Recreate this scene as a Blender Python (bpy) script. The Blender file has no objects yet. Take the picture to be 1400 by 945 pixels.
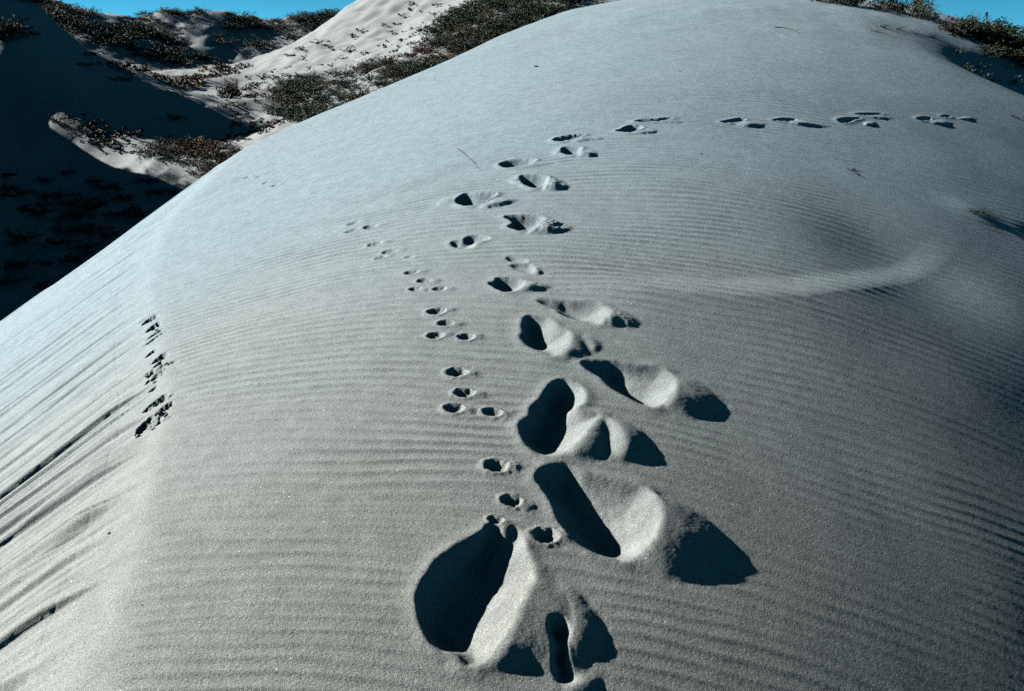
import bpy, math, random, time
import numpy as np
from mathutils import Vector, noise as mnoise
T0 = time.time()
scene = bpy.context.scene
# ------------------------------------------------------------------ camera, sky, sun, exposure
CAM_H = 1.6
PITCH = math.radians(16.0)
FOC = 35.0
cam_data = bpy.data.cameras.new("camera"); cam = bpy.data.objects.new("camera", cam_data)
scene.collection.objects.link(cam); scene.camera = cam
cam_data.lens = FOC; cam_data.sensor_width = 36.0; cam_data.sensor_fit = 'HORIZONTAL'
cam_data.clip_start = 0.05; cam_data.clip_end = 3000
cam.location = (0, 0, CAM_H); cam.rotation_euler = (math.pi / 2 - PITCH, 0, 0)

SUN_ELEV = 26.0          # degrees
SUN_AHEAD = 20.0         # degrees ahead of due left
SUN_STRENGTH = 5.0
SKY_STRENGTH = 0.05
_e, _a = math.radians(SUN_ELEV), math.radians(SUN_AHEAD)
to_sun = Vector((-math.cos(_e) * math.cos(_a), math.cos(_e) * math.sin(_a), math.sin(_e)))
sun_data = bpy.data.lights.new("sun", 'SUN'); sun = bpy.data.objects.new("sun", sun_data)
scene.collection.objects.link(sun)
sun_data.energy = SUN_STRENGTH; sun_data.angle = math.radians(0.53); sun_data.color = (1.0, 0.975, 0.93)
sun.rotation_euler = to_sun.to_track_quat('Z', 'Y').to_euler()
world = bpy.data.worlds.new("World"); scene.world = world; world.use_nodes = True
wn = world.node_tree.nodes; wl = world.node_tree.links; wn.clear()
w_out = wn.new('ShaderNodeOutputWorld'); w_bg = wn.new('ShaderNodeBackground'); w_sky = wn.new('ShaderNodeTexSky')
w_sky.sky_type = 'NISHITA'; w_sky.sun_disc = False
w_sky.sun_elevation = _e; w_sky.sun_rotation = math.radians(270.0 + SUN_AHEAD)
w_sky.altitude = 0; w_sky.air_density = 0.13; w_sky.dust_density = 0.0; w_sky.ozone_density = 2.0
w_tint = wn.new('ShaderNodeMixRGB'); w_tint.blend_type = 'MULTIPLY'; w_tint.inputs[0].default_value = 1.0; w_tint.inputs[2].default_value = (0.36, 1.24, 0.98, 1)
w_bg.inputs['Strength'].default_value = SKY_STRENGTH
wl.new(w_sky.outputs[0], w_tint.inputs[1]); wl.new(w_tint.outputs[0], w_bg.inputs['Color']); wl.new(w_bg.outputs[0], w_out.inputs['Surface'])
scene.view_settings.view_transform = 'Standard'; scene.view_settings.look = 'None'
scene.view_settings.exposure = 1.72; scene.view_settings.gamma = 1.0
scene.cycles.use_denoising = False
scene.cycles.diffuse_bounces = 0
# ------------------------------------------------------------------ measured outlines, in metres
BRINK = [[-0.867,1.72],[-0.91,1.922],[-0.956,2.151],[-1.021,2.472],[-1.098,2.813],[-1.18,3.154],[-1.276,3.505],[-1.447,3.946],[-1.689,4.537],[-1.972,5.281],[-2.246,6.077],[-2.448,6.824],[-2.543,7.474],[-2.555,8.124],[-2.544,8.746],[-2.497,9.329],[-2.213,9.605],[-1.913,9.886],[-1.525,10.18],[-1.055,10.623],[-0.705,11.097],[-0.332,11.788],[0.044,12.626],[0.475,13.606]]
PRINTS = [["deepest boot print at the front left with a long black shadowed wall",[[[[-0.06,2.445],[-0.039,2.454],[-0.018,2.436],[0.009,2.45],[0.03,2.419],[0.037,2.361],[0.049,2.315],[0.063,2.255],[0.047,2.191],[0.022,2.107],[-0.001,2.021],[-0.032,1.956],[-0.067,1.912],[-0.105,1.902],[-0.115,1.921],[-0.133,1.945],[-0.16,1.947],[-0.189,1.977],[-0.213,2.034],[-0.226,2.102],[-0.224,2.162],[-0.207,2.219],[-0.191,2.269],[-0.154,2.325],[-0.106,2.38],[-0.073,2.416]],[[-0.061,2.449],[-0.079,2.335],[-0.105,2.213],[-0.138,2.105],[-0.154,2.054]],0.0693],[[[0.088,2.078],[0.104,2.095],[0.125,2.096],[0.135,2.059],[0.126,2.024],[0.11,2.008],[0.094,2.021]],[[0.107,2.093],[0.115,2.068]],0.026400000000000003],[[[0.103,2.033],[0.121,2.029],[0.124,1.994],[0.133,1.954],[0.145,1.932],[0.136,1.91],[0.112,1.901],[0.093,1.912],[0.092,1.949]],[[0.114,2.02],[0.111,1.975],[0.121,1.945]],0.023100000000000002]],[[[[0.024,2.301],[0.003,2.196],[-0.025,2.096],[-0.051,2.003],[-0.072,1.936],[-0.066,1.9],[-0.023,1.91],[0.047,1.926],[0.086,1.906],[0.116,1.902],[0.144,1.932],[0.18,1.996],[0.204,2.015],[0.213,2.128],[0.194,2.192],[0.153,2.247],[0.113,2.252]],[[0.051,2.285,0.004],[0.061,2.224,0.016],[0.047,2.157,0.025],[0.024,2.07,0.031],[0.002,1.997,0.03],[-0.017,1.951,0.025],[-0.049,1.92,0.009]]],[[[0.103,2.242],[0.133,2.257],[0.167,2.228],[0.198,2.179],[0.214,2.142],[0.209,2.023],[0.166,1.992],[0.145,1.944],[0.105,1.946],[0.093,1.992],[0.096,2.07],[0.121,2.103],[0.115,2.171]],[[0.141,2.209,0.009],[0.152,2.116,0.018],[0.152,2.041,0.019],[0.146,2.005,0.006]]],[[[0.145,1.944],[0.182,1.96],[0.202,1.942],[0.181,1.896],[0.132,1.877],[0.103,1.892]],[[0.133,1.892,0.007],[0.164,1.911,0.013],[0.183,1.928,0.007]]]]],["deep boot print at the front with a round pale bowl and wide black mound",[[[[0.07,2.702],[0.081,2.749],[0.114,2.779],[0.166,2.796],[0.215,2.766],[0.266,2.757],[0.316,2.752],[0.384,2.751],[0.423,2.718],[0.439,2.643],[0.426,2.561],[0.391,2.476],[0.345,2.415],[0.295,2.374],[0.267,2.382],[0.228,2.39],[0.185,2.418],[0.149,2.468],[0.125,2.526],[0.114,2.59],[0.093,2.648]],[[0.148,2.765],[0.186,2.68],[0.236,2.572],[0.267,2.511]],0.0693]],[[[[0.316,2.749],[0.384,2.748],[0.428,2.727],[0.497,2.709],[0.559,2.67],[0.603,2.616],[0.628,2.558],[0.617,2.484],[0.553,2.416],[0.466,2.358],[0.411,2.346],[0.367,2.354],[0.303,2.379],[0.302,2.449],[0.326,2.53],[0.345,2.626],[0.337,2.706]],[[0.377,2.73,0.009],[0.416,2.667,0.028],[0.43,2.58,0.038],[0.417,2.503,0.038],[0.384,2.433,0.03],[0.339,2.398,0.01]]]]],["boot print with a tall black hollow and a double lit ridge on its right",[[[[0.172,3.341],[0.198,3.343],[0.232,3.317],[0.251,3.268],[0.242,3.196],[0.212,3.161],[0.244,3.136],[0.289,3.139],[0.305,3.129],[0.285,3.087],[0.258,3.028],[0.238,2.972],[0.208,2.911],[0.169,2.868],[0.121,2.836],[0.08,2.837],[0.05,2.876],[0.032,2.933],[0.023,2.993],[0.03,3.027],[0.058,3.069],[0.065,3.126],[0.097,3.189],[0.125,3.277],[0.15,3.325]],[[0.18,3.384],[0.162,3.296],[0.14,3.177],[0.108,3.062],[0.1,2.988]],0.0693]],[[[[0.281,3.15],[0.227,3.051],[0.183,2.949],[0.147,2.853],[0.208,2.84],[0.266,2.85],[0.304,2.903],[0.32,3.014],[0.312,3.084]],[[0.303,3.112,0.007],[0.279,3.051,0.016],[0.251,2.979,0.022],[0.23,2.918,0.024],[0.202,2.873,0.019],[0.168,2.855,0.007]]],[[[0.305,3.129],[0.333,3.132],[0.376,3.118],[0.417,3.083],[0.441,3.05],[0.434,2.951],[0.383,2.879],[0.313,2.859],[0.293,2.862],[0.307,2.951],[0.311,3.042]],[[0.308,3.104,0.009],[0.348,3.059,0.019],[0.364,2.978,0.028],[0.362,2.913,0.027],[0.336,2.878,0.009]]]]],["boot print with a pale oval bowl and dark rounded mound, second on the right",[[[[0.255,3.485],[0.266,3.514],[0.319,3.526],[0.394,3.531],[0.456,3.527],[0.533,3.543],[0.575,3.529],[0.597,3.469],[0.599,3.404],[0.578,3.34],[0.533,3.274],[0.486,3.232],[0.452,3.237],[0.416,3.271],[0.378,3.306],[0.346,3.339],[0.331,3.371],[0.316,3.41],[0.282,3.44]],[[0.299,3.573],[0.358,3.528],[0.399,3.438],[0.451,3.364]],0.056100000000000004]],[[[[0.533,3.543],[0.576,3.535],[0.629,3.516],[0.682,3.493],[0.728,3.44],[0.754,3.382],[0.753,3.316],[0.694,3.256],[0.619,3.223],[0.573,3.228],[0.52,3.264],[0.522,3.321],[0.536,3.383],[0.535,3.467]],[[0.562,3.508,0.009],[0.586,3.415,0.027],[0.586,3.337,0.034],[0.567,3.28,0.03],[0.529,3.254,0.01]]]]],["boot print with a jagged black hollow and two thin dark shadow fingers on its mound",[[[[0.048,3.827],[0.056,3.858],[0.082,3.865],[0.134,3.86],[0.162,3.828],[0.184,3.773],[0.212,3.759],[0.232,3.738],[0.228,3.66],[0.212,3.587],[0.186,3.539],[0.15,3.514],[0.124,3.524],[0.105,3.552],[0.067,3.583],[0.044,3.625],[0.03,3.671],[0.044,3.71],[0.04,3.758]],[[0.072,3.901],[0.079,3.812],[0.09,3.737],[0.104,3.673]],0.0495]],[[[[0.216,3.754],[0.256,3.729],[0.282,3.697],[0.298,3.587],[0.284,3.55],[0.244,3.529],[0.174,3.528],[0.181,3.599],[0.192,3.672],[0.2,3.752]],[[0.215,3.738,0.007],[0.229,3.693,0.016],[0.225,3.613,0.021],[0.21,3.544,0.021],[0.185,3.522,0.008]]],[[[0.271,3.718],[0.308,3.725],[0.334,3.69],[0.345,3.632],[0.319,3.6],[0.306,3.58],[0.291,3.646]],[[0.277,3.691,0.009],[0.292,3.638,0.016],[0.301,3.595,0.009]]]]],["boot print with a long thin black tip and crumbled dark clods on its right end",[[[[0.103,4.03],[0.113,4.048],[0.144,4.053],[0.196,4.038],[0.239,4.03],[0.287,4.037],[0.344,4.038],[0.385,4.005],[0.405,3.959],[0.407,3.91],[0.385,3.853],[0.344,3.819],[0.303,3.822],[0.279,3.841],[0.231,3.869],[0.194,3.907],[0.179,3.952],[0.142,3.979],[0.117,4.004]],[[0.146,4.105],[0.189,4.076],[0.221,4.016],[0.278,3.953]],0.0429]],[[[[0.373,4.023],[0.427,3.993],[0.475,3.955],[0.519,3.891],[0.52,3.863],[0.465,3.821],[0.428,3.83],[0.354,3.837],[0.363,3.901],[0.36,3.969]],[[0.381,3.989,0.007],[0.397,3.901,0.025],[0.4,3.843,0.03],[0.379,3.799,0.024],[0.356,3.809,0.007]]],[[[0.442,3.967],[0.475,3.95],[0.499,3.904],[0.48,3.843],[0.45,3.835],[0.438,3.889]],[[0.456,3.896,0.012],[0.468,3.855,0.01]]]]],["boot print with a notched dark tip and smooth almond mound above the larger prints",[[[[-0.104,4.234],[-0.072,4.248],[-0.069,4.289],[-0.027,4.29],[0.024,4.272],[0.054,4.242],[0.038,4.189],[0.023,4.143],[-0.026,4.118],[-0.066,4.153],[-0.086,4.187]],[[-0.079,4.343],[-0.038,4.367],[-0.002,4.337]],0.057499999999999996]],[[[[0.024,4.272],[0.085,4.262],[0.144,4.224],[0.167,4.18],[0.142,4.159],[0.092,4.138],[0.038,4.124],[0.023,4.143],[0.038,4.189],[0.054,4.242]],[[0.048,4.194,0.013],[0.083,4.154,0.027],[0.117,4.153,0.017]]]]],["faint shallow boot print with a heel dent and no mound",[[[[-0.027,4.537],[-0.018,4.561],[0.025,4.552],[0.063,4.519],[0.073,4.481],[0.036,4.476],[-0.007,4.499]],[[-0.015,4.58],[0.025,4.568]],0.020699999999999996],[[[-0.007,4.449],[0.025,4.465],[0.083,4.456],[0.1,4.408],[0.092,4.351],[0.055,4.352],[0.009,4.404]],[[0.014,4.468],[0.067,4.446]],0.0138]],[[[[0.088,4.451],[0.119,4.415],[0.141,4.359],[0.127,4.338],[0.091,4.337],[0.095,4.408]],[[0.1,4.389,0.009],[0.119,4.337,0.013]]]]],["small shallow boot print shaped like a figure eight with two dark dents",[[[[-0.301,4.793],[-0.295,4.835],[-0.258,4.841],[-0.24,4.826],[-0.231,4.868],[-0.203,4.895],[-0.157,4.888],[-0.116,4.854],[-0.104,4.825],[-0.143,4.8],[-0.177,4.791],[-0.18,4.723],[-0.224,4.701],[-0.27,4.731]],[[-0.285,4.908],[-0.245,4.913],[-0.211,4.949],[-0.171,4.949]],0.04025]],[[[[-0.177,4.791],[-0.143,4.803],[-0.087,4.822],[-0.092,4.802],[-0.137,4.772],[-0.173,4.773]],[[-0.165,4.768,0.008],[-0.114,4.77,0.011]]]]],["boot print with a steep dark notch and a mound of crumbled sand to its right",[[[[-0.038,5.14],[-0.002,5.155],[0.094,5.141],[0.148,5.115],[0.165,5.085],[0.139,5.015],[0.091,4.949],[0.044,4.912],[0.004,4.945],[-0.022,4.986],[0.004,5.045]],[[-0.002,5.331],[0.023,5.247],[0.035,5.188]],0.08625]],[[[[0.148,5.124],[0.229,5.061],[0.318,4.961],[0.292,4.911],[0.221,4.87],[0.141,4.857],[0.073,4.873],[0.091,4.949],[0.139,5.015],[0.165,5.085]],[[0.157,5.027,0.019],[0.171,4.911,0.033],[0.204,4.88,0.028],[0.263,4.911,0.011]]]]],["boot print with a large black oval hollow and pale sand thrown out on its left",[[[[-0.311,5.525],[-0.301,5.577],[-0.277,5.622],[-0.251,5.64],[-0.178,5.601],[-0.086,5.564],[-0.117,5.484],[-0.16,5.414],[-0.209,5.39],[-0.254,5.392],[-0.298,5.451]],[[-0.292,5.932],[-0.244,5.931],[-0.188,5.903]],0.136]],[[[[-0.117,5.484],[-0.047,5.497],[0.031,5.437],[0.03,5.405],[-0.033,5.36],[-0.132,5.325],[-0.19,5.361],[-0.16,5.414]],[[-0.145,5.332,0.019],[-0.095,5.321,0.036],[-0.027,5.382,0.019]]],[[[-0.428,5.543],[-0.388,5.624],[-0.324,5.647],[-0.295,5.597],[-0.314,5.527],[-0.303,5.443],[-0.357,5.437],[-0.404,5.473]],[[-0.393,5.501,0.01],[-0.349,5.516,0.014],[-0.323,5.514,0.014]]]]],["boot print with a black shadow wedge and rough pale mound, above the large oval one",[[[[0.049,5.859],[0.104,5.857],[0.176,5.829],[0.211,5.779],[0.19,5.676],[0.135,5.613],[0.1,5.637],[0.061,5.726]],[[0.094,6.135],[0.117,6.06],[0.13,5.99]],0.11900000000000001]],[[[[0.202,5.797],[0.265,5.777],[0.321,5.652],[0.3,5.582],[0.212,5.558],[0.169,5.59],[0.19,5.676]],[[0.206,5.657,0.026],[0.239,5.579,0.038],[0.283,5.601,0.017]]],[[[-0.024,5.837],[0.012,5.872],[0.049,5.842],[0.061,5.741],[0.03,5.704],[-0.011,5.766]],[[0.008,5.756,0.014],[0.039,5.729,0.014]]]]],["boot print with a long shadowed slot and a narrow grey mound pointing right",[[[[-0.079,6.174],[-0.055,6.229],[0.013,6.26],[0.139,6.218],[0.127,6.139],[0.07,6.09],[0.013,6.067],[-0.044,6.085]],[[-0.042,6.47],[0.034,6.501],[0.094,6.5]],0.102]],[[[[0.138,6.171],[0.223,6.132],[0.25,6.093],[0.202,6.069],[0.107,6.031],[0.031,6.045],[0.07,6.09]],[[0.078,6.022,0.014],[0.143,5.998,0.031],[0.211,6.063,0.012]]]]],["round boot print with a dark pit and a lumpy mound, second from the turn",[[[[0.31,6.39],[0.328,6.449],[0.373,6.448],[0.44,6.408],[0.425,6.323],[0.382,6.253],[0.343,6.259],[0.312,6.315]],[[0.357,6.698],[0.386,6.673],[0.399,6.619]],0.102]],[[[[0.449,6.391],[0.525,6.348],[0.533,6.286],[0.504,6.203],[0.446,6.195],[0.4,6.228],[0.425,6.323]],[[0.433,6.221,0.029],[0.474,6.196,0.034],[0.512,6.245,0.012]]],[[[0.256,6.388],[0.283,6.456],[0.317,6.426],[0.307,6.316],[0.267,6.291]],[[0.273,6.316,0.014],[0.297,6.317,0.012]]]]],["thin boot print with a curved dark slot at the turn of the trail",[[[[0.271,6.659],[0.304,6.709],[0.388,6.737],[0.481,6.726],[0.458,6.679],[0.392,6.618],[0.32,6.593],[0.285,6.613]],[[0.326,6.95],[0.403,6.985],[0.457,6.992]],0.0935]],[[[[0.459,6.699],[0.549,6.669],[0.602,6.62],[0.584,6.585],[0.501,6.57],[0.419,6.551],[0.381,6.589]],[[0.417,6.525,0.022],[0.477,6.523,0.031],[0.562,6.573,0.012]]]]],["boot print with a dark arched rim and grey mound, just past the turn",[[[[0.694,6.78],[0.729,6.816],[0.79,6.902],[0.854,6.904],[0.882,6.867],[0.852,6.797],[0.783,6.731],[0.722,6.748]],[[0.766,7.061],[0.837,7.11],[0.869,7.107]],0.085]],[[[[0.882,6.867],[0.954,6.853],[0.976,6.777],[0.927,6.726],[0.831,6.697],[0.782,6.723],[0.852,6.797]],[[0.829,6.686,0.019],[0.889,6.676,0.034],[0.939,6.742,0.012]]]]],["very thin boot print seen edge on, farthest of those before the gap in the trail",[[[[0.843,7.009],[0.893,7.051],[0.98,7.055],[1.082,7.089],[1.112,7.069],[1.029,7.014],[0.94,6.994],[0.865,6.998]],[[0.932,7.267],[1.046,7.286]],0.0765]],[[[[1.081,7.076],[1.131,7.046],[1.184,7.003],[1.14,6.967],[1.033,6.969],[0.994,6.993],[1.03,7.026]],[[1.038,6.93,0.024],[1.116,6.949,0.017]]]]],["boot print with a dark flat hollow and a rounded grey mound, first past the gap",[[[[1.444,7.054],[1.54,7.133],[1.597,7.176],[1.642,7.156],[1.598,7.099],[1.506,7.042]],[[1.527,7.258],[1.631,7.324]],0.061200000000000004]],[[[[1.537,7.039],[1.617,7.116],[1.721,7.149],[1.776,7.104],[1.711,7.029],[1.607,6.99]],[[1.585,7.003,0.014],[1.659,7.018,0.023],[1.731,7.049,0.01]]]]],["boot print with a narrow dark line and a wide low mound, second past the gap",[[[[1.844,7.213],[1.935,7.291],[2.046,7.321],[1.973,7.243],[1.882,7.207]],[[1.931,7.398],[2.046,7.454]],0.05508]],[[[[1.952,7.193],[2.062,7.333],[2.161,7.326],[2.256,7.306],[2.264,7.246],[2.073,7.185]],[[2.023,7.189,0.02],[2.112,7.214,0.019],[2.204,7.244,0.007]]]]],["boot print with a notched dark hollow and small arched mound near the right trail end",[[[[2.379,7.452],[2.462,7.546],[2.604,7.612],[2.522,7.518],[2.439,7.414],[2.386,7.406]],[[2.486,7.666],[2.579,7.74]],0.06731999999999999]],[[[[2.587,7.504],[2.644,7.575],[2.705,7.599],[2.703,7.53],[2.606,7.457]],[[2.6,7.469,0.014],[2.664,7.505,0.014]]]]],["boot print lying above its neighbour as a thin dark streak with a pointed mound",[[[[2.579,7.7],[2.755,7.809],[2.858,7.847],[2.735,7.746],[2.631,7.698]],[[2.689,7.869],[2.821,7.943]],0.048960000000000004]],[[[[2.641,7.673],[2.763,7.777],[2.864,7.81],[2.924,7.786],[2.812,7.71]],[[2.712,7.679,0.013],[2.813,7.717,0.012]]]]],["boot print with a small dark hollow and grey cigar shaped mound near the right edge",[[[[3.158,7.949],[3.232,8.026],[3.308,8.054],[3.272,7.982],[3.17,7.908]],[[3.255,8.124],[3.331,8.176]],0.05508]],[[[[3.262,7.957],[3.4,8.075],[3.491,8.057],[3.418,7.976],[3.282,7.912]],[[3.306,7.932,0.016],[3.397,7.976,0.014]]]]],["tiny dark boot print farthest to the right with a flat pale mound",[[[[3.431,8.153],[3.497,8.226],[3.533,8.22],[3.494,8.17]],[[3.519,8.318],[3.566,8.348]],0.048960000000000004]],[[[[3.59,8.219],[3.718,8.343],[3.805,8.344],[3.7,8.254]],[[3.628,8.222,0.01],[3.718,8.278,0.01]]]]]]
TRACKS = [["nearest animal track, paw prints beside the front boot prints",[[-0.033,2.751,0.098],[0.01,2.575,0.085],[0.103,2.439,0.096],[-0.036,2.476,0.061]]],["crisp animal track of four paw prints left of the tall black hollow",[[-0.181,3.352,0.103],[-0.149,3.197,0.094],[-0.178,3.086,0.091],[-0.053,3.073,0.087]]],["animal track of four paw prints, left of the boot print with thin shadow fingers",[[-0.291,3.918,0.103],[-0.247,3.785,0.093],[-0.28,3.673,0.09],[-0.162,3.66,0.089]]],["animal track of four small paw prints, left of the print with notched dark tip",[[-0.442,4.435,0.094],[-0.374,4.3,0.095],[-0.408,4.2,0.08],[-0.299,4.183,0.084]]],["faint animal track of flat paw prints, below the topmost cluster",[[-0.679,4.995,0.112],[-0.584,4.813,0.119],[-0.622,4.743,0.085],[-0.481,4.677,0.063]]],["animal track of thin paw prints left of the large oval boot print",[[-0.863,5.49,0.139],[-0.747,5.321,0.137],[-0.849,5.341,0.133]]],["tiny faint animal track farthest up the slope near the edge of the dune",[[-1.811,7.426,0.193],[-1.695,7.208,0.181],[-2.08,7.927,0.193],[-1.952,7.788,0.158]]]]
HILL_PTS = [[-10.377,24.0,-0.109],[-9.003,23.5,-0.323],[-7.733,22.7,-0.484],[-6.689,22.5,-0.498],[-10.031,21.3,-1.516],[-8.499,21.0,-1.472],[-7.194,20.8,-1.443],[-6.034,20.5,-1.399],[-6.539,24.5,-0.231],[-7.927,25.0,-0.18],[-8.551,30.0,0.659],[-11.176,38.0,1.139],[-7.15,27.0,0.341],[-5.518,24.0,0.145],[-8.672,18.0,-2.539],[-7.246,17.5,-2.424],[-5.863,17.0,-2.048],[-7.411,15.0,-3.273],[-9.64,39.0,1.605],[-8.649,41.0,2.215],[-7.523,43.0,2.966],[-6.817,44.0,3.407],[-5.314,45.0,4.19],[-6.176,31.0,0.799],[-5.28,34.0,1.651],[-3.888,37.0,2.652],[-2.711,39.0,3.742],[-1.417,41.0,4.656],[-3.976,28.0,1.069],[-2.965,30.0,1.645],[-1.741,31.0,2.274],[-0.46,33.0,3.195],[1.41,34.0,4.135],[-1.775,25.0,1.126],[0.0,28.0,2.02],[-4.661,25.0,0.259],[-14.016,27.2,3.557],[-13.044,26.9,3.395],[-12.469,27.2,3.166],[-12.303,27.8,2.723],[-12.116,28.3,2.215],[-11.701,26.0,1.99],[-11.436,27.0,1.64],[-10.534,27.0,1.18],[-9.082,26.5,0.585],[-7.831,26.0,0.206],[-6.739,25.3,-0.112],[-12.601,25.5,1.638],[-11.406,25.0,0.781],[-11.773,24.0,-0.194],[-15.265,31.0,2.024],[-13.739,31.0,2.024],[-12.886,31.0,1.856],[-13.051,33.0,1.605],[-11.927,33.0,1.2],[-10.555,33.0,0.861],[-16.039,40.0,2.147],[-14.13,40.0,1.551],[-12.425,39.0,1.26],[-20.933,45.0,4.249],[-20.011,45.0,4.131],[-19.221,45.0,3.953],[-18.575,45.0,3.597],[-16.71,46.0,3.336],[-14.868,46.0,2.414],[-13.384,46.0,1.606],[-9.149,45.0,0.415],[-8.023,47.0,1.166],[-7.317,48.0,1.607],[-5.814,49.0,2.39],[-3.619,49.0,2.714],[-21.933,48.0,3.049],[-21.011,48.0,2.931],[-20.221,48.0,2.753],[-19.575,48.0,2.397],[-17.71,49.0,2.136],[-15.868,49.0,1.214],[-14.384,49.0,0.406],[-14.4,26.0,0.9],[-12.7,24.9,0.5],[-16.0,26.6,1.0],[-13.9,23.95,2.6],[-13.5,21.5,3.2],[-12.6,19.0,3.2],[-11.8,16.0,2.6],[-18.0,19.0,2.0],[-17.0,29.0,2.0],[-19.0,36.0,1.5],[-2.0,14.0,-1.0],[4.0,25.0,0.2],[12.0,24.0,0.0],[14.0,12.0,-2.6],[14.0,0.0,-4.0],[0.0,2.0,-5.5],[-6.0,4.0,-5.0],[-14.0,5.0,-4.5],[-6.0,10.0,-3.6],[0.0,-6.0,-5.0],[20.0,30.0,0.0],[20.0,50.0,0.0],[0.0,60.0,0.0],[-30.0,60.0,0.0],[-40.0,40.0,0.0],[-40.0,10.0,-2.0],[10.0,45.0,1.0]]
NOTCHES = [[8.841,0.013,0.051,0.044,0.022],[8.648,0.002,0.049,0.037,0.022],[8.501,0.007,0.02,0.041,0.022],[8.229,0.035,0.025,0.025,0.022],[8.065,0.007,0.04,0.033,0.022],[7.991,0.019,0.024,0.02,0.022],[7.944,0.055,0.041,0.02,0.022],[7.837,0.05,0.023,0.031,0.022],[7.521,0.047,0.037,0.049,0.022],[7.4,0.012,0.031,0.035,0.022],[7.33,0.002,0.02,0.017,0.022],[7.351,0.074,0.055,0.033,0.022],[7.28,0.028,0.02,0.017,0.022],[7.33,0.029,0.015,0.013,0.022],[7.712,0.054,0.017,0.015,0.022],[7.317,0.09,0.03,0.02,0.022]]
TS1 = 7.160
TS2 = 6.597
SWX = [0.128,0.253,0.629,0.957,1.323,1.673,1.989,2.304,2.683]
SWY = [4.284,4.21,4.171,4.225,4.381,4.627,4.906,5.275,5.739]
HUM = [3.189,6.155]
PLM = [2.905,6.213]
FAR_X = [-32.504,-27.582,-24.274,-22.956,-21.619,-20.302,-18.574,-17.288,-16.013,-14.723,-13.638,-12.109,-10.814,-9.615,-7.832,-4.377]
FAR_Z = [6.624,5.006,3.775,3.94,4.31,4.515,4.515,4.392,4.105,3.981,4.023,4.269,4.228,3.94,2.947,1.693]
ZONES = dict(mat=[[-6.368,27.138],[-7.116,32.068],[-6.242,32.583],[-5.206,32.699],[-4.5,32.679],[-2.85,28.8],[-1.968,27.885],[-1.213,28.737],[0.0,29.636],[-1.114,26.245],[-2.454,24.615],[-3.709,23.508],[-4.456,22.924],[-5.127,23.357]],mat2=[[-2.23,31.757],[-2.002,34.978],[-1.241,35.665],[0.0,34.19],[2.075,33.327],[2.196,31.598],[1.067,30.585],[-0.203,28.912],[-1.152,27.201],[-1.723,27.754]],band=[[-3.871,30.394],[-2.158,30.691],[-0.43,30.766],[0.881,31.645],[1.516,31.091],[0.95,30.223],[0.0,28.802],[-1.132,26.713],[-2.474,24.831],[-3.152,26.073]],lower=[[-11.019,21.713],[-10.167,22.944],[-8.028,22.015],[-7.208,21.412],[-8.177,20.036],[-8.681,17.759],[-8.698,16.506]],brown=[[-8.542,23.014],[-8.152,23.759],[-7.087,23.937],[-5.983,22.655],[-6.198,21.832],[-6.815,21.73],[-7.591,22.486]],strip=[[-11.089,27.042],[-10.881,29.814],[-9.626,30.066],[-9.976,32.773],[-11.55,37.451],[-10.852,32.855],[-13.863,38.416],[-11.518,29.136]],patch=[[-10.995,24.509],[-10.013,24.439],[-9.132,24.392],[-8.771,23.562],[-9.959,23.78],[-10.795,24.185]],fringe=[[-11.227,34.386],[-11.471,39.042],[-9.559,38.085],[-9.55,36.419],[-9.983,33.844],[-9.845,30.763]],slope=[[-9.647,36.805],[-8.157,38.606],[-6.139,39.551],[-5.028,40.122],[-2.709,38.978],[-2.308,29.779],[-4.127,32.492],[-6.385,33.367],[-7.536,32.098],[-8.583,33.545]],flat=[[-8.226,27.421],[-8.51,34.242],[-6.374,26.988],[-5.363,23.671],[-5.994,23.059],[-7.285,25.299],[-6.993,26.358]],ridge=[[-12.537,26.909],[-19.181,43.218],[-18.497,43.398],[-17.692,42.829],[-16.839,43.842],[-16.109,45.178],[-14.236,44.493],[-12.91,44.032],[-12.603,40.497],[-14.057,40.637],[-15.564,40.196],[-16.96,40.276],[-11.995,26.778]],near=[[-12.813,26.715],[-19.582,43.34],[-18.866,44.082],[-17.311,41.967],[-11.088,28.504],[-8.784,26.735],[-7.791,25.843],[-9.077,25.317],[-10.505,25.408],[-11.642,25.768],[-12.621,26.112]])
BUSH_AT = [-7.992,29.101]
EDGE_PLANTS = [[-8.007,20.821],[-7.797,20.743],[-7.729,21.292]]
SMALL_PLANTS = [[1.193,6.337],[2.154,6.442],[2.91,6.226],[0.253,9.43],[4.241,8.727],[4.403,8.81],[2.837,6.209],[2.982,6.214]]
RIDGE_SHRUBS = [[3.871,12.788,0.169,0.15],[4.118,12.716,0.178,0.168],[4.585,12.77,0.188,0.169],[4.896,12.751,0.215,0.225],[4.985,12.466,0.156,0.165]]
DEAD_TWIGS = [[4.23,11.507],[4.442,11.526],[4.664,11.567],[4.046,11.447],[3.859,11.102]]
GRASS_AT = [[5.081,12.0],[5.139,11.911],[5.331,12.018],[5.421,11.967],[5.495,11.84],[5.67,11.94],[5.779,11.858],[5.679,12.354],[5.478,12.302]]
HOLLOW_PLANTS = [[4.61,10.533],[4.693,10.547],[4.77,10.46],[5.122,10.997],[5.026,10.57],[5.451,11.224],[5.173,10.503],[5.079,11.177],[4.828,11.255]]
BLOW = [4.819,10.573]
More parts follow.
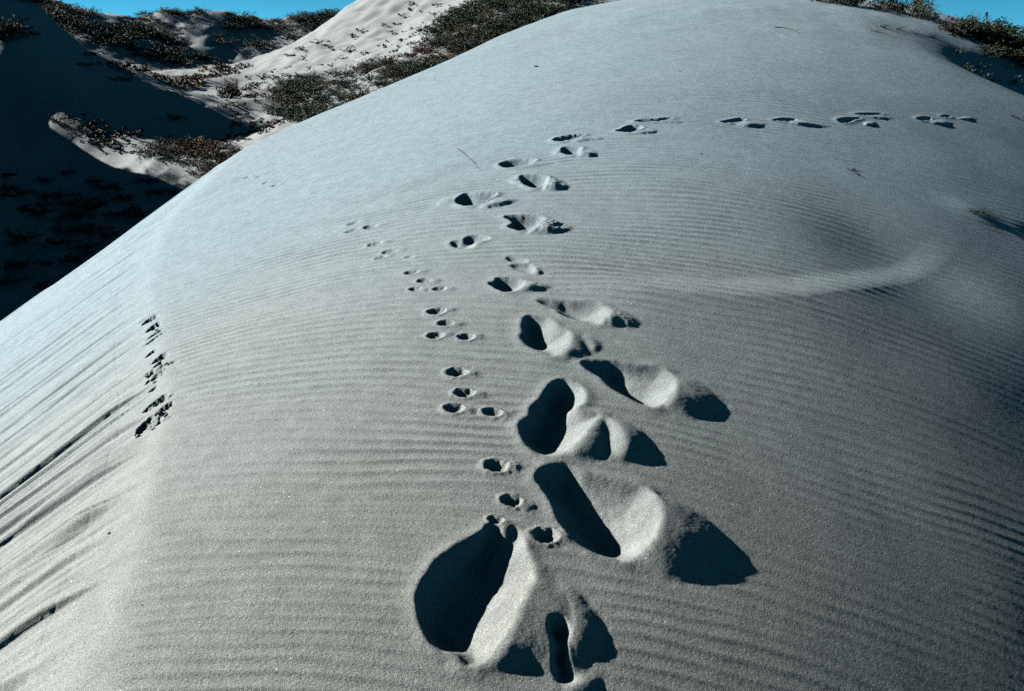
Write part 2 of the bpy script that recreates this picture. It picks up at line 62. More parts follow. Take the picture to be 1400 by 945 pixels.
SCRAPS = [[-0.269,9.478],[0.42,8.436],[0.561,7.099],[0.446,6.887],[-0.506,8.54],[-0.746,10.008],[-1.85,9.358],[-1.583,9.438],[-1.742,9.033],[2.122,8.737],[1.968,8.402],[1.389,8.52],[2.128,9.763],[2.896,10.596],[2.574,10.656],[2.111,10.98],[1.219,7.59],[4.257,10.809],[4.06,10.383],[1.756,8.097],[-0.332,6.751],[-0.404,5.82],[0.279,4.699],[1.372,6.085],[1.472,4.872],[0.728,4.658],[1.44,5.609],[1.769,6.062],[0.0,8.625],[2.075,5.893],[0.716,5.264],[2.503,6.341]]
LONG_TWIG = [[-0.37,6.822],[-0.284,6.518],[-0.207,6.177]]
TWIG_TWO = [[2.693,10.684],[2.818,10.644],[2.881,10.481]]
PEBBLE = [[6.45,0.359],[6.564,0.087]]
CLODS = [[-1.756,4.654,0.012],[-1.637,4.425,0.01],[-1.618,4.289,0.008],[-1.476,3.974,0.012],[-1.406,3.862,0.009],[-1.458,3.802,0.012],[-1.395,3.693,0.008],[-1.313,3.428,0.016],[-1.243,3.316,0.013],[-1.204,3.257,0.008],[-1.278,3.236,0.015],[-1.278,3.19,0.012],[-1.226,3.193,0.009],[-1.227,3.237,0.007]]
STONES = [[-1.364,2.357,0.01],[-1.122,2.523,0.006]]
DIP = [2.034,5.201]
COVER_BUSHES = [[-12.738,25.965],[-12.607,25.832],[-12.535,26.065]]
# ------------------------------------------------------------------ noise
def _hash(ix, iy, seed):
    h = (ix.astype(np.int64) * 374761393 + iy.astype(np.int64) * 668265263 + seed * 1442695041) & 0xFFFFFFFF
    h = ((h ^ (h >> 13)) * 1274126177) & 0xFFFFFFFF
    h = h ^ (h >> 16)
    return h.astype(np.float64) / 4294967295.0
def noise(x, y, seed=0):
    """gradient noise, about -1..1"""
    x = np.asarray(x, float); y = np.asarray(y, float)
    ix = np.floor(x); iy = np.floor(y); fx = x - ix; fy = y - iy
    u = fx * fx * fx * (fx * (fx * 6 - 15) + 10); v = fy * fy * fy * (fy * (fy * 6 - 15) + 10)
    def g(dx, dy):
        a = _hash(ix + dx, iy + dy, seed) * 2 * math.pi
        return np.cos(a) * (fx - dx) + np.sin(a) * (fy - dy)
    a = g(0, 0); b = g(1, 0); c = g(0, 1); d = g(1, 1)
    return (a + (b - a) * u + (c - a) * v + (a - b - c + d) * u * v) * 1.5
def fbm(x, y, seed=0, octaves=4, gain=0.5):
    s = 0; a = 1.0
    for k in range(octaves):
        s = s + a * noise(x * 2 ** k, y * 2 ** k, seed + 17 * k); a *= gain
    return s
def smooth(a, b, t):
    t = np.clip((t - a) / (b - a), 0, 1)
    return t * t * (3 - 2 * t)
def logcosh(t):
    t = np.abs(t)
    return t + np.log1p(np.exp(-2 * t)) - math.log(2)
# ------------------------------------------------------------------ the dune without ripples and prints
KY = [-5., 1.5, 3.6, 7., 10., 13., 20.]
KXA = [-1.0, -.75, -.15, 1.0, 2.0, 2.9, 4.5]     # where the back of the dune lies level, left to right
KS = [.54, .54, .50, .44, .40, .40, .40]
KW = [1.6, 1.6, 2.1, 2.9, 3.8, 4.8, 5.]
PY = [-6, 0, 4, 7, 9, 11, 13, 15, 17, 20, 26, 40]
PSL = [.12, .155, .162, .16, .16, .15, .10, .02, -.08, -.16, -.22, -.2]   # slope along the middle line
_py = np.linspace(-6, 40, 2301)
_ps = np.interp(_py, PY, PSL)
_pz = np.concatenate([[0], np.cumsum((_ps[1:] + _ps[:-1]) / 2 * (_py[1] - _py[0]))])
_pz -= np.interp(0, _py, _pz)
def top(x, y):
    xa = np.interp(y, KY, KXA); S = np.interp(y, KY, KS); w = np.interp(y, KY, KW)
    return np.interp(y, _py, _pz) - S * w * (logcosh((x - xa) / w) - logcosh(xa / w))
# ------------------------------------------------------------------ materials
def new_mat(name):
    m = bpy.data.materials.new(name); m.use_nodes = True
    nt = m.node_tree; nt.nodes.clear()
    out = nt.nodes.new('ShaderNodeOutputMaterial'); b = nt.nodes.new('ShaderNodeBsdfPrincipled')
    nt.links.new(b.outputs[0], out.inputs['Surface'])
    b.inputs['Roughness'].default_value = 0.95
    if 'Specular IOR Level' in b.inputs: b.inputs['Specular IOR Level'].default_value = 0.1
    return m, nt, b
def node(nt, kind, **kw):
    n = nt.nodes.new(kind)
    for k, v in kw.items():
        if k in n.inputs: n.inputs[k].default_value = v
        else: setattr(n, k, v)
    return n
def ramp(nt, stops):
    n = nt.nodes.new('ShaderNodeValToRGB'); el = n.color_ramp.elements
    while len(el) < len(stops): el.new(0.5)
    for e, (p, c) in zip(el, stops):
        e.position = p; e.color = (*c, 1) if len(c) == 3 else c
    return n
def sand_material(name, near, far, grain=1.0, glint=True):
    m, nt, b = new_mat(name); L = nt.links
    tc = node(nt, 'ShaderNodeNewGeometry')
    sep = node(nt, 'ShaderNodeSeparateXYZ'); L.new(tc.outputs['Position'], sep.inputs[0])
    # bluish cast of the upper slope, painted into the sand colour with distance
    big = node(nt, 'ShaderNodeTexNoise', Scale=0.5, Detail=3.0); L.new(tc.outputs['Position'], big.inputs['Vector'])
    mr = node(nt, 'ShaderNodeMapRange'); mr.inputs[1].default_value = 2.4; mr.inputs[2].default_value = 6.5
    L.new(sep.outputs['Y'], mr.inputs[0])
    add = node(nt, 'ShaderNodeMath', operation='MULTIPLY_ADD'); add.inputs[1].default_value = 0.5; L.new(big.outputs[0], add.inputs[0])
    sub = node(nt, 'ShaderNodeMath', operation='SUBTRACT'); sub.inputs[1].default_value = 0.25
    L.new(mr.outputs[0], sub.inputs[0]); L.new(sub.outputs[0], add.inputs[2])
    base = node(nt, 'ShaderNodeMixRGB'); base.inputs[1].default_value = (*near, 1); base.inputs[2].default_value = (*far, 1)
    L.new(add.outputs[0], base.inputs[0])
    # grains: dark and pale specks
    g1 = node(nt, 'ShaderNodeTexNoise', Scale=400.0, Detail=2.0); L.new(tc.outputs['Position'], g1.inputs['Vector'])
    r1 = ramp(nt, [(0.3, (0.2,) * 3), (0.5, (1.0,) * 3), (0.7, (1.9,) * 3)]); L.new(g1.outputs[0], r1.inputs[0])
    mul = node(nt, 'ShaderNodeMixRGB', blend_type='MULTIPLY'); mul.inputs[0].default_value = 0.8 * grain
    L.new(base.outputs[0], mul.inputs[1]); L.new(r1.outputs[0], mul.inputs[2])
    g2 = node(nt, 'ShaderNodeTexNoise', Scale=14.0, Detail=5.0); L.new(tc.outputs['Position'], g2.inputs['Vector'])
    r2 = ramp(nt, [(0.35, (0.9,) * 3), (0.65, (1.08,) * 3)]); L.new(g2.outputs[0], r2.inputs[0])
    mul2 = node(nt, 'ShaderNodeMixRGB', blend_type='MULTIPLY'); mul2.inputs[0].default_value = 1.0
    L.new(mul.outputs[0], mul2.inputs[1]); L.new(r2.outputs[0], mul2.inputs[2])
    last = mul2
    if glint:   # sparkle of single grains, painted as pale specks
        vo = node(nt, 'ShaderNodeTexVoronoi', Scale=42.0); L.new(tc.outputs['Position'], vo.inputs['Vector'])
        lt = node(nt, 'ShaderNodeMath', operation='LESS_THAN'); lt.inputs[1].default_value = 0.085; L.new(vo.outputs['Distance'], lt.inputs[0])
        sc = node(nt, 'ShaderNodeSeparateColor'); L.new(vo.outputs['Color'], sc.inputs[0])
        gt = node(nt, 'ShaderNodeMath', operation='GREATER_THAN'); gt.inputs[1].default_value = 0.9; L.new(sc.outputs[0], gt.inputs[0])
        an = node(nt, 'ShaderNodeMath', operation='MULTIPLY'); L.new(lt.outputs[0], an.inputs[0]); L.new(gt.outputs[0], an.inputs[1])
        gl = node(nt, 'ShaderNodeMixRGB'); gl.inputs[2].default_value = (0.6, 0.6, 0.6, 1)
        L.new(an.outputs[0], gl.inputs[0]); L.new(last.outputs[0], gl.inputs[1]); last = gl
    if glint:   # a few dark mineral grains and crumbs
        vd = node(nt, 'ShaderNodeTexVoronoi', Scale=24.0); L.new(tc.outputs['Position'], vd.inputs['Vector'])
        l2 = node(nt, 'ShaderNodeMath', operation='LESS_THAN'); l2.inputs[1].default_value = 0.07; L.new(vd.outputs['Distance'], l2.inputs[0])
        s2 = node(nt, 'ShaderNodeSeparateColor'); L.new(vd.outputs['Color'], s2.inputs[0])
        g3 = node(nt, 'ShaderNodeMath', operation='GREATER_THAN'); g3.inputs[1].default_value = 0.88; L.new(s2.outputs[1], g3.inputs[0])
        a2 = node(nt, 'ShaderNodeMath', operation='MULTIPLY'); L.new(l2.outputs[0], a2.inputs[0]); L.new(g3.outputs[0], a2.inputs[1])
        dk = node(nt, 'ShaderNodeMixRGB'); dk.inputs[2].default_value = (0.03, 0.025, 0.022, 1)
        L.new(a2.outputs[0], dk.inputs[0]); L.new(last.outputs[0], dk.inputs[1]); last = dk
    L.new(last.outputs[0], b.inputs['Base Color'])
    n1 = node(nt, 'ShaderNodeTexNoise', Scale=480.0, Detail=2.0); L.new(tc.outputs['Position'], n1.inputs['Vector'])
    n2 = node(nt, 'ShaderNodeTexNoise', Scale=140.0, Detail=3.0); L.new(tc.outputs['Position'], n2.inputs['Vector'])
    b1 = node(nt, 'ShaderNodeBump', Strength=0.7 * grain, Distance=0.002); L.new(n1.outputs[0], b1.inputs['Height'])
    b2 = node(nt, 'ShaderNodeBump', Strength=0.5 * grain, Distance=0.003); L.new(n2.outputs[0], b2.inputs['Height'])
    L.new(b1.outputs[0], b2.inputs['Normal']); L.new(b2.outputs[0], b.inputs['Normal'])
    return m
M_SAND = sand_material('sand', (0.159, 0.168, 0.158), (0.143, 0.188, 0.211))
M_HILL = sand_material('hill_sand', (0.182, 0.196, 0.196), (0.182, 0.196, 0.20), 0.8, False)
def leaf_material(name, stops, rough=0.7):
    m, nt, b = new_mat(name); b.inputs['Roughness'].default_value = rough
    g = node(nt, 'ShaderNodeNewGeometry'); r = ramp(nt, stops)
    nt.links.new(g.outputs['Random Per Island'], r.inputs[0])
    oi = node(nt, 'ShaderNodeObjectInfo'); mr = node(nt, 'ShaderNodeMapRange'); mr.inputs[3].default_value = 0.75; mr.inputs[4].default_value = 1.25
    nt.links.new(oi.outputs['Random'], mr.inputs[0])
    mx = node(nt, 'ShaderNodeMixRGB', blend_type='MULTIPLY'); mx.inputs[0].default_value = 1
    nt.links.new(r.outputs[0], mx.inputs[1]); nt.links.new(mr.outputs[0], mx.inputs[2])
    nt.links.new(mx.outputs[0], b.inputs['Base Color'])
    return m
M_GREEN = leaf_material('dark_green_leaf', [(0, (0.0105, 0.021, 0.0135)), (.5, (0.0225, 0.039, 0.0225)), (.8, (0.04125, 0.0525, 0.03)), (1, (0.1125, 0.105, 0.075))])
M_OLIVE = leaf_material('olive_leaf', [(0, (0.021, 0.0266, 0.0126)), (.5, (0.0385, 0.0455, 0.0196)), (1, (0.084, 0.077, 0.0385))])
M_RUSSET = leaf_material('russet_leaf', [(0, (0.0325, 0.01625, 0.0117)), (.5, (0.0715, 0.03575, 0.026)), (.8, (0.091, 0.065, 0.039)), (1, (0.1625, 0.13, 0.0975))])
M_BROWN = leaf_material('brown_leaf', [(0, (0.02, 0.0144, 0.008)), (.5, (0.04, 0.0304, 0.016)), (1, (0.088, 0.068, 0.036))])
M_BUFF = leaf_material('dry_buff_leaf', [(0, (0.065, 0.0455, 0.02275)), (.5, (0.1105, 0.0845, 0.0455)), (1, (0.182, 0.143, 0.0845))])
def plain(name, c, scale=30):
    m, nt, b = new_mat(name)
    n = node(nt, 'ShaderNodeTexNoise', Scale=scale, Detail=4.0); tc = node(nt, 'ShaderNodeTexCoord'); nt.links.new(tc.outputs['Object'], n.inputs['Vector'])
    r = ramp(nt, [(.3, tuple(v * .6 for v in c)), (.7, tuple(v * 1.35 for v in c))]); nt.links.new(n.outputs[0], r.inputs[0])
    nt.links.new(r.outputs[0], b.inputs['Base Color'])
    return m
M_STEM = plain('stem', (.10, .065, .045), 60)
M_TWIG = plain('twig', (.055, .042, .036), 80)
M_CLOD = plain('damp_sand', (.11, .105, .10), 90)

# ------------------------------------------------------------------ object helpers
def tag(o, label=None, category=None, group=None, kind=None):
    for k, v in (('label', label), ('category', category), ('group', group), ('kind', kind)):
        if v: o[k] = v
    return o
def link(o, parent=None):
    scene.collection.objects.link(o)
    if parent is not None: o.parent = parent
    return o
def empty(name, loc):
    o = bpy.data.objects.new(name, None); o.empty_display_size = .05; o.location = loc
    return link(o)
def mesh_np(name, V, quads=None, tris=None, mat=None, smooth_shade=True, normals=None):
    me = bpy.data.meshes.new(name)
    me.vertices.add(len(V)); me.vertices.foreach_set('co', np.ascontiguousarray(V, np.float32).ravel())
    loops = []; starts = []; n = 0
    for f, k in ((quads, 4), (tris, 3)):
        if f is not None and len(f):
            f = np.asarray(f, np.int32); loops.append(f.ravel()); starts.append(n + np.arange(len(f)) * k); n += f.size
    loops = np.concatenate(loops); starts = np.concatenate(starts)
    me.loops.add(len(loops)); me.loops.foreach_set('vertex_index', loops.astype(np.int32))
    me.polygons.add(len(starts)); me.polygons.foreach_set('loop_start', starts.astype(np.int32))
    me.update(calc_edges=True)
    if smooth_shade: me.polygons.foreach_set('use_smooth', np.ones(len(starts), bool))
    if normals is not None:
        me.normals_split_custom_set_from_vertices(np.ascontiguousarray(normals, np.float32))
    if mat: me.materials.append(mat)
    return me

# ------------------------------------------------------------------ polygons and polylines
def catmull(pts, closed, n=5):
    p = np.asarray(pts, float); N = len(p); out = []
    if N < 3: return p
    for i in range(N if closed else N - 1):
        if closed: a, b, c, d = p[(i - 1) % N], p[i], p[(i + 1) % N], p[(i + 2) % N]
        else: a, b, c, d = p[max(i - 1, 0)], p[i], p[i + 1], p[min(i + 2, N - 1)]
        for k in range(n):
            t = k / n
            out.append(.5 * (2 * b + (c - a) * t + (2 * a - 5 * b + 4 * c - d) * t * t + (3 * b - a - 3 * c + d) * t ** 3))
    if not closed: out.append(p[-1])
    return np.array(out)
def dist_poly(x, y, pts, closed):
    """distance to a polyline; index and parameter of the nearest point on it"""
    best = np.full(x.shape, 1e9); bi = np.zeros(x.shape, int); bt = np.zeros(x.shape)
    N = len(pts)
    for i in range(N if closed else N - 1):
        a = pts[i]; b = pts[(i + 1) % N]; dx, dy = b[0] - a[0], b[1] - a[1]
        l2 = dx * dx + dy * dy + 1e-12
        t = np.clip(((x - a[0]) * dx + (y - a[1]) * dy) / l2, 0, 1)
        d = (x - a[0] - t * dx) ** 2 + (y - a[1] - t * dy) ** 2
        m = d < best; best[m] = d[m]; bi[m] = i; bt[m] = t[m]
    return np.sqrt(best), bi, bt
def inside(x, y, pts):
    r = np.zeros(x.shape, bool); N = len(pts); j = N - 1
    for i in range(N):
        xi, yi = pts[i][:2]; xj, yj = pts[j][:2]
        c = ((yi > y) != (yj > y)) & (x < (xj - xi) * (y - yi) / (yj - yi + 1e-15) + xi)
        r ^= c; j = i
    return r

# ------------------------------------------------------------------ the slip face beyond the brink
_bp = [(-.70, -4.), (-.74, 0.), (-.80, 1.2)] + [tuple(p) for p in BRINK] + [(1.3, 15.6), (2.8, 18.), (5., 22.), (8., 27.)]
BP = catmull(_bp, False, 16)
BS = np.concatenate([[0], np.cumsum(np.hypot(*(BP[1:] - BP[:-1]).T))])
BZ = top(BP[:, 0], BP[:, 1])
SLOPE = 0.66
def brink_coords(x, y):
    d, i, t = dist_poly(x, y, BP, False)
    a = BP[i]; b = BP[i + 1]
    cr = (b[:, 0] - a[:, 0]) * (y - a[:, 1]) - (b[:, 1] - a[:, 1]) * (x - a[:, 0])
    sgn = np.where(cr > 0, 1.0, -1.0)          # positive = out over the slip face
    s = BS[i] + t * (BS[i + 1] - BS[i])
    zb = BZ[i] + t * (BZ[i + 1] - BZ[i])
    return d * sgn, s, zb
def groove(d, s):
    """sliding tongues of sand down the slip face"""
    w = s + .04 * noise(d * .7, s * 2, 5)
    fade = smooth(.0, .25, d)
    g = .012 * noise(w * 5.5, d * .25, 11) + .009 * noise(w * 13, d * .4, 12) + .004 * noise(w * 34, d * .8, 13)
    st = noise(w * 4.0 + 7, d * .3, 21); g = g + .016 * smooth(.08, .16, st) + .010 * smooth(-.35, -.30, noise(w * 7.0 + 3, d * .35, 23))
    amp = smooth(1.9, 2.9, s) * (1 - .5 * smooth(7., 9., s)) * 1.25 + .1
    z = g * fade * amp
    for s0, s1, wd, dep, d0 in TONGUES:      # (brink position, drift per metre, half width, depth, start)
        c = s0 + s1 * d + .01 * noise(d * 3, d * 0 + s0, 31); h = wd * (1 + .08 * noise(d * 2, d * 0 + 3, 32)) * (0.8 + .22 * d)
        u = w * 0 + s - c + .008 * noise(d * 14, s * 9, 33)
        h = h * smooth(d0 - .05, d0 + .8, d); z = z - dep * smooth(d0, d0 + .5, d) * (smooth(-h - .012, -h, u) - smooth(h, h + .018, u))
    return z
TONGUES = [(TS1, 0.0, .045, .022, .10), (TS2, 0.0, .06, .02, .30), (TS1 + .16, 0.0, .02, .015, .05), (TS1 - .16, 0.0, .015, .012, .30), (TS1 + .05, .05, .008, .012, .03), (TS1 + .34, -.02, .012, .010, .06), (TS2 + .28, .03, .01, .010, .20)]

# ------------------------------------------------------------------ dune surface
def bumps(x, y):
    z = -.47 * np.exp(-((x - BLOW[0] - .80) / .80) ** 2 - ((y - BLOW[1] - .1) / .75) ** 2)
    z = z - .06 * np.exp(-((x - HUM[0] - .24) / .15) ** 2 - ((y - HUM[1]) / .11) ** 2)
    z = z + .014 * np.exp(-((x - PLM[0]) / .16) ** 2 - ((y - PLM[1]) / .14) ** 2)
    # the low swell that crosses the right half
    yc = np.interp(x, SWX, SWY); d = y - yc
    win = smooth(.15, .6, x) * (1 - smooth(1.3, 2.8, x))
    z = z - .05 * np.exp(-((x - DIP[0]) / .45) ** 2 - ((y - DIP[1]) / .42) ** 2)
    z = z + .028 * win * np.where(d < 0, np.exp(np.minimum(d, 0) / .38), 1 - smooth(0, .27, d))
    z = z + .012 * fbm(x * .55, y * .55, 3, 3) + .012 * smooth(9, 12, y) * fbm(x * 1.1, y * 1.3, 8, 3)
    return z
_ry = np.linspace(-6, 32, 7601); _rc = np.cumsum((_ry[1] - _ry[0]) / np.interp(_ry, [1.5, 2.4, 3.2, 4, 8], [.048, .055, .062, .064, .061]))
def ripples(x, y):
    w = .10 * noise(x * .55, y * .8, 41) + .030 * noise(x * 1.5, y * 2.4, 42) + .009 * noise(x * 5, y * 7, 43)
    tilt = .05 * x
    p1 = 2 * math.pi * np.interp(y + w + tilt, _ry, _rc)
    p2 = 2 * math.pi * np.interp(y + w * .8 + tilt * 1.5 + .05 * noise(x * 1.1 + 9, y * 1.1, 44), _ry, _rc) * .89
    a1 = .65 + .35 * noise(x * .9, y * 1.7, 45)
    r = a1 * (np.cos(p1) + .34 * np.cos(2 * p1 + .7)) + (1 - a1) * (np.cos(p2) + .34 * np.cos(2 * p2 + .7))
    amp = np.interp(y, [1, 2, 3, 5, 8, 11, 14], [.0012, .0018, .0028, .0037, .0034, .0016, .0004])
    amp = amp * (.8 + .45 * noise(x * .7 + 4, y * .9, 46))
    u = x - np.interp(y, KY, KXA)
    return amp * r * (1 - .72 * smooth(.5, 1.9, u))

# rows and columns: finer near, coarser far
ys = [-4.0]
while ys[-1] < 26: 
    y = ys[-1]
    ys.append(y + (.25 if y < .9 else .05 if y < 1.35 else (.0055 - .0013 * min(max((y - 2.4) / 1.2, 0), 1)) * max(y, 1.5) / 2 if y < 9 else .0042 * y / 2 * (y / 9) ** 2.2))
ys = np.array(ys)
us = np.concatenate([np.linspace(-1.9, -.64, 90, endpoint=False), np.linspace(-.64, .62, 900), np.linspace(.62, 1.6, 60)[1:]])
hw = np.where(ys > 1.5, ys, 1.5)
X = us[None, :] * hw[:, None]; Y = np.repeat(ys[:, None], len(us), 1)
ny, nx = X.shape
xf = X.ravel(); yf = Y.ravel()
print('grid', ny, nx, ny * nx)
zt = top(xf, yf) + bumps(xf, yf)
near_b = xf < np.interp(yf, BP[:, 1], BP[:, 0]) + .8
D = np.full(xf.shape, -9.0); S_ = np.zeros(xf.shape); ZB = np.full(xf.shape, 99.)
D[near_b], S_[near_b], ZB[near_b] = brink_coords(xf[near_b], yf[near_b])
zt0 = zt.copy()
# ripples, paw prints, boot prints on the top of the dune
rip = ripples(xf, yf) * smooth(0.0, .10, -D) 
disturb = np.zeros(xf.shape)            # 0 = clean rippled sand, 1 = trodden
feat = np.zeros(xf.shape)
lab = np.zeros(xf.shape, np.int32)      # which print a vertex belongs to
kinds = []                              # list of (kind, print index, sub index)
def window(x0, x1, y0, y1, pad):
    r0, r1 = np.searchsorted(ys, [y0 - pad, y1 + pad])
    h0 = hw[r0:r1]; c0 = max(np.searchsorted(us, ((x0 - pad) / h0).min()) - 1, 0); c1 = np.searchsorted(us, ((x1 + pad) / h0).max()) + 1
    global WSHAPE
    WSHAPE = (r1 - r0, min(c1, nx) - c0)
    return (np.arange(r0, r1)[:, None] * nx + np.arange(c0, min(c1, nx))[None]).ravel()
def soften(f, n):
    f = f.reshape(WSHAPE)
    for k in range(n):
        p = np.pad(f, 1, mode='edge'); f = (p[:-2, 1:-1] + 2 * p[1:-1, 1:-1] + p[2:, 1:-1]) / 4
        p = np.pad(f, 1, mode='edge'); f = (p[1:-1, :-2] + 2 * p[1:-1, 1:-1] + p[1:-1, 2:]) / 4
    return f.ravel()
def add_print(k, hollows, mounds):
    allp = np.concatenate([np.array(h[0]) for h in hollows] + [np.array(m[0]) for m in mounds])
    pad = .10
    idx = window(allp[:, 0].min(), allp[:, 0].max(), allp[:, 1].min(), allp[:, 1].max(), pad)
    x, y = xf[idx], yf[idx]
    wx = x + .0032 * noise(x * 45, y * 45, 51 + k) + .0008 * noise(x * 110, y * 110, 52 + k)
    wy = y + .0022 * noise(x * 45 + 9, y * 45, 53 + k) + .0008 * noise(x * 110, y * 110 + 5, 54 + k)
    up = np.zeros(x.shape); lift = np.zeros(x.shape); rl = []; dn = np.zeros(x.shape); inh = np.zeros(x.shape, bool); dmin = np.full(x.shape, 9.0)
    li = np.zeros(x.shape, np.int32)
    for poly, ridge in mounds:
        p = catmull(poly, True, 4); rg = np.array(ridge)
        rc = catmull(rg, False, 5)
        de, _, _ = dist_poly(wx, wy, p, True); ins = inside(wx, wy, p)
        dr, i, t = dist_poly(wx, wy, rc[:, :2], False)
        H = rc[i, 2] + t * (rc[np.minimum(i + 1, len(rc) - 1), 2] - rc[i, 2])
        tt = np.where(ins, de / (de + dr + 1e-6), 0)
        h = H * (1 - (1 - tt) ** 1.6)
        rl.append((dr, H))
        up = np.maximum(up, np.maximum(h, 0)); dmin = np.minimum(dmin, np.where(ins, 0, de))
        li[ins] = 2
    for poly, floor, dep in hollows:
        p = catmull(poly, True, 4); fl = catmull(floor, False, 5)
        de, _, _ = dist_poly(wx, wy, p, True); ins = inside(wx, wy, p)
        df, _, _ = dist_poly(wx, wy, fl, False)
        tt = np.where(ins, de / (de + df + 1e-6), 0)
        h = dep * (1 - (1 - tt) ** (1.25 if k < 6 else 2.6)) * np.minimum(1, tt / .10) ** .7
        for dr, H in rl: lift = np.maximum(lift, np.where(ins, H * df / (dr + df + 1e-6) * np.clip(1.35 - dr / .20, 0, 1), 0))
        dn = np.maximum(dn, h); inh |= ins
        rim = .10 * dep * np.exp(-(de / .028) ** 2)
        up = np.where(ins, up, np.maximum(up, rim * (1 if len(mounds) else .6)))
        dmin = np.minimum(dmin, np.where(ins, 0, de))
    li[inh] = 1
    rough = (.0010 * noise(x * 30, y * 30, 61) + .0004 * noise(x * 90, y * 90, 62)) * np.exp(-(dmin / .03) ** 2)
    if 'crumbl' in PRINTS[k][0] or 'rough' in PRINTS[k][0]:
        rough = rough + np.where(li == 2, .007 * np.maximum(noise(x * 55, y * 55, 63), -.2), 0) * np.minimum(up / .012, 1)
    f = soften(np.where(inh, (lift if k < 6 else 0) - dn, up), 4 if k < 6 else 1 if k < 14 else 0) + rough * np.where(li == 2, .35 if k < 6 else 1, 1)
    feat[idx] += np.where(dmin < .09, f, 0)
    disturb[idx] = np.maximum(disturb[idx], np.exp(-(dmin / .045) ** 2))
    for v, nm in ((1, 'hollow'), (2, 'mound')):
        m = li == v
        if m.any():
            kinds.append((nm, 'print', k)); lab[idx[m]] = len(kinds)
def add_paw(k, j, x0, y0, w, strength):
    rnd = random.Random(k * 10 + j); idx = window(x0, x0, y0, y0, w * 1.4); x, y = xf[idx] - x0, yf[idx] - y0
    a = math.radians(rnd.uniform(-25, 10)); c, s = math.cos(a), math.sin(a)
    u = (x * c + y * s) / w; v = (-x * s + y * c) / w
    u = u + .06 * noise(xf[idx] * 60, yf[idx] * 60, 71); v = v + .06 * noise(xf[idx] * 60, yf[idx] * 60 + 7, 72)
    r = np.hypot((u + .16) / .36, v / .34)
    dep = .20 * w * strength
    h = -dep * np.clip(1 - r, 0, 1) ** .8
    toes = sum(np.exp(-((u - tu) ** 2 + (v - tv) ** 2) / .006) for tu, tv in ((.10, .12), (.14, -.06), (.0, .22)))
    h = h - dep * .35 * toes
    m = .085 * w * strength * np.exp(-((u - .42) / .2) ** 2 - (v / .3) ** 2) + .05 * w * strength * np.exp(-((r - 1.15) / .28) ** 2)
    h = h + m
    feat[idx] += h
    dist = np.exp(-np.maximum(np.hypot(u / .8, v / .6) - .7, 0) ** 2 / .1)
    disturb[idx] = np.maximum(disturb[idx], dist * .9)
    inn = np.hypot((u - .05) / .62, v / .42) < 1
    inn &= lab[idx] == 0
    if inn.any():
        kinds.append(('paw_print', 'track', k)); lab[idx[inn]] = len(kinds)
for k, (label, hollows, mounds) in enumerate(PRINTS): add_print(k, hollows, mounds)
for k, (label, paws) in enumerate(TRACKS):
    for j, (x0, y0, w) in enumerate(paws): add_paw(k, j, x0, y0, min(w, .11) if k < 6 else .09, (1, .95, .85, .7, .6, .6, .8)[k])
fine = .0003 * noise(xf * 24, yf * 24, 81) + .0003 * noise(xf * 60, yf * 60, 82) + .0003 * noise(xf * 130, yf * 130, 83)
zt = zt + rip * (1 - np.minimum(disturb, 1)) + feat + fine * smooth(-.02, -.2, D) * (1 - .65 * smooth(.5, 1.9, xf - np.interp(yf, KY, KXA)))
# slip face
out_m = D > -1.2
RR_S = [0, 5.6, 6.6, 7.6, 9.5, 14, 20]; RR = [.03, .022, .008, .003, .005, .012, .02]
SF0, SF1 = 5.3, 15.2
rr = np.interp(S_, RR_S, RR)
zs = ZB - SLOPE * D
zs = np.where(D > 0, zs + groove(np.maximum(D, 0), S_) * smooth(.30, .16, D), zs) - .05 * smooth(.17, .34, D) * (S_ > SF0) * (S_ < SF1) + .0007 * noise(xf * 70, yf * 70, 84)
dd = (zt - zs)[out_m]; r_ = rr[out_m]
zt[out_m] = zs[out_m] + np.minimum(dd, 0) - np.log1p(np.exp(-np.abs(dd) / r_)) * r_
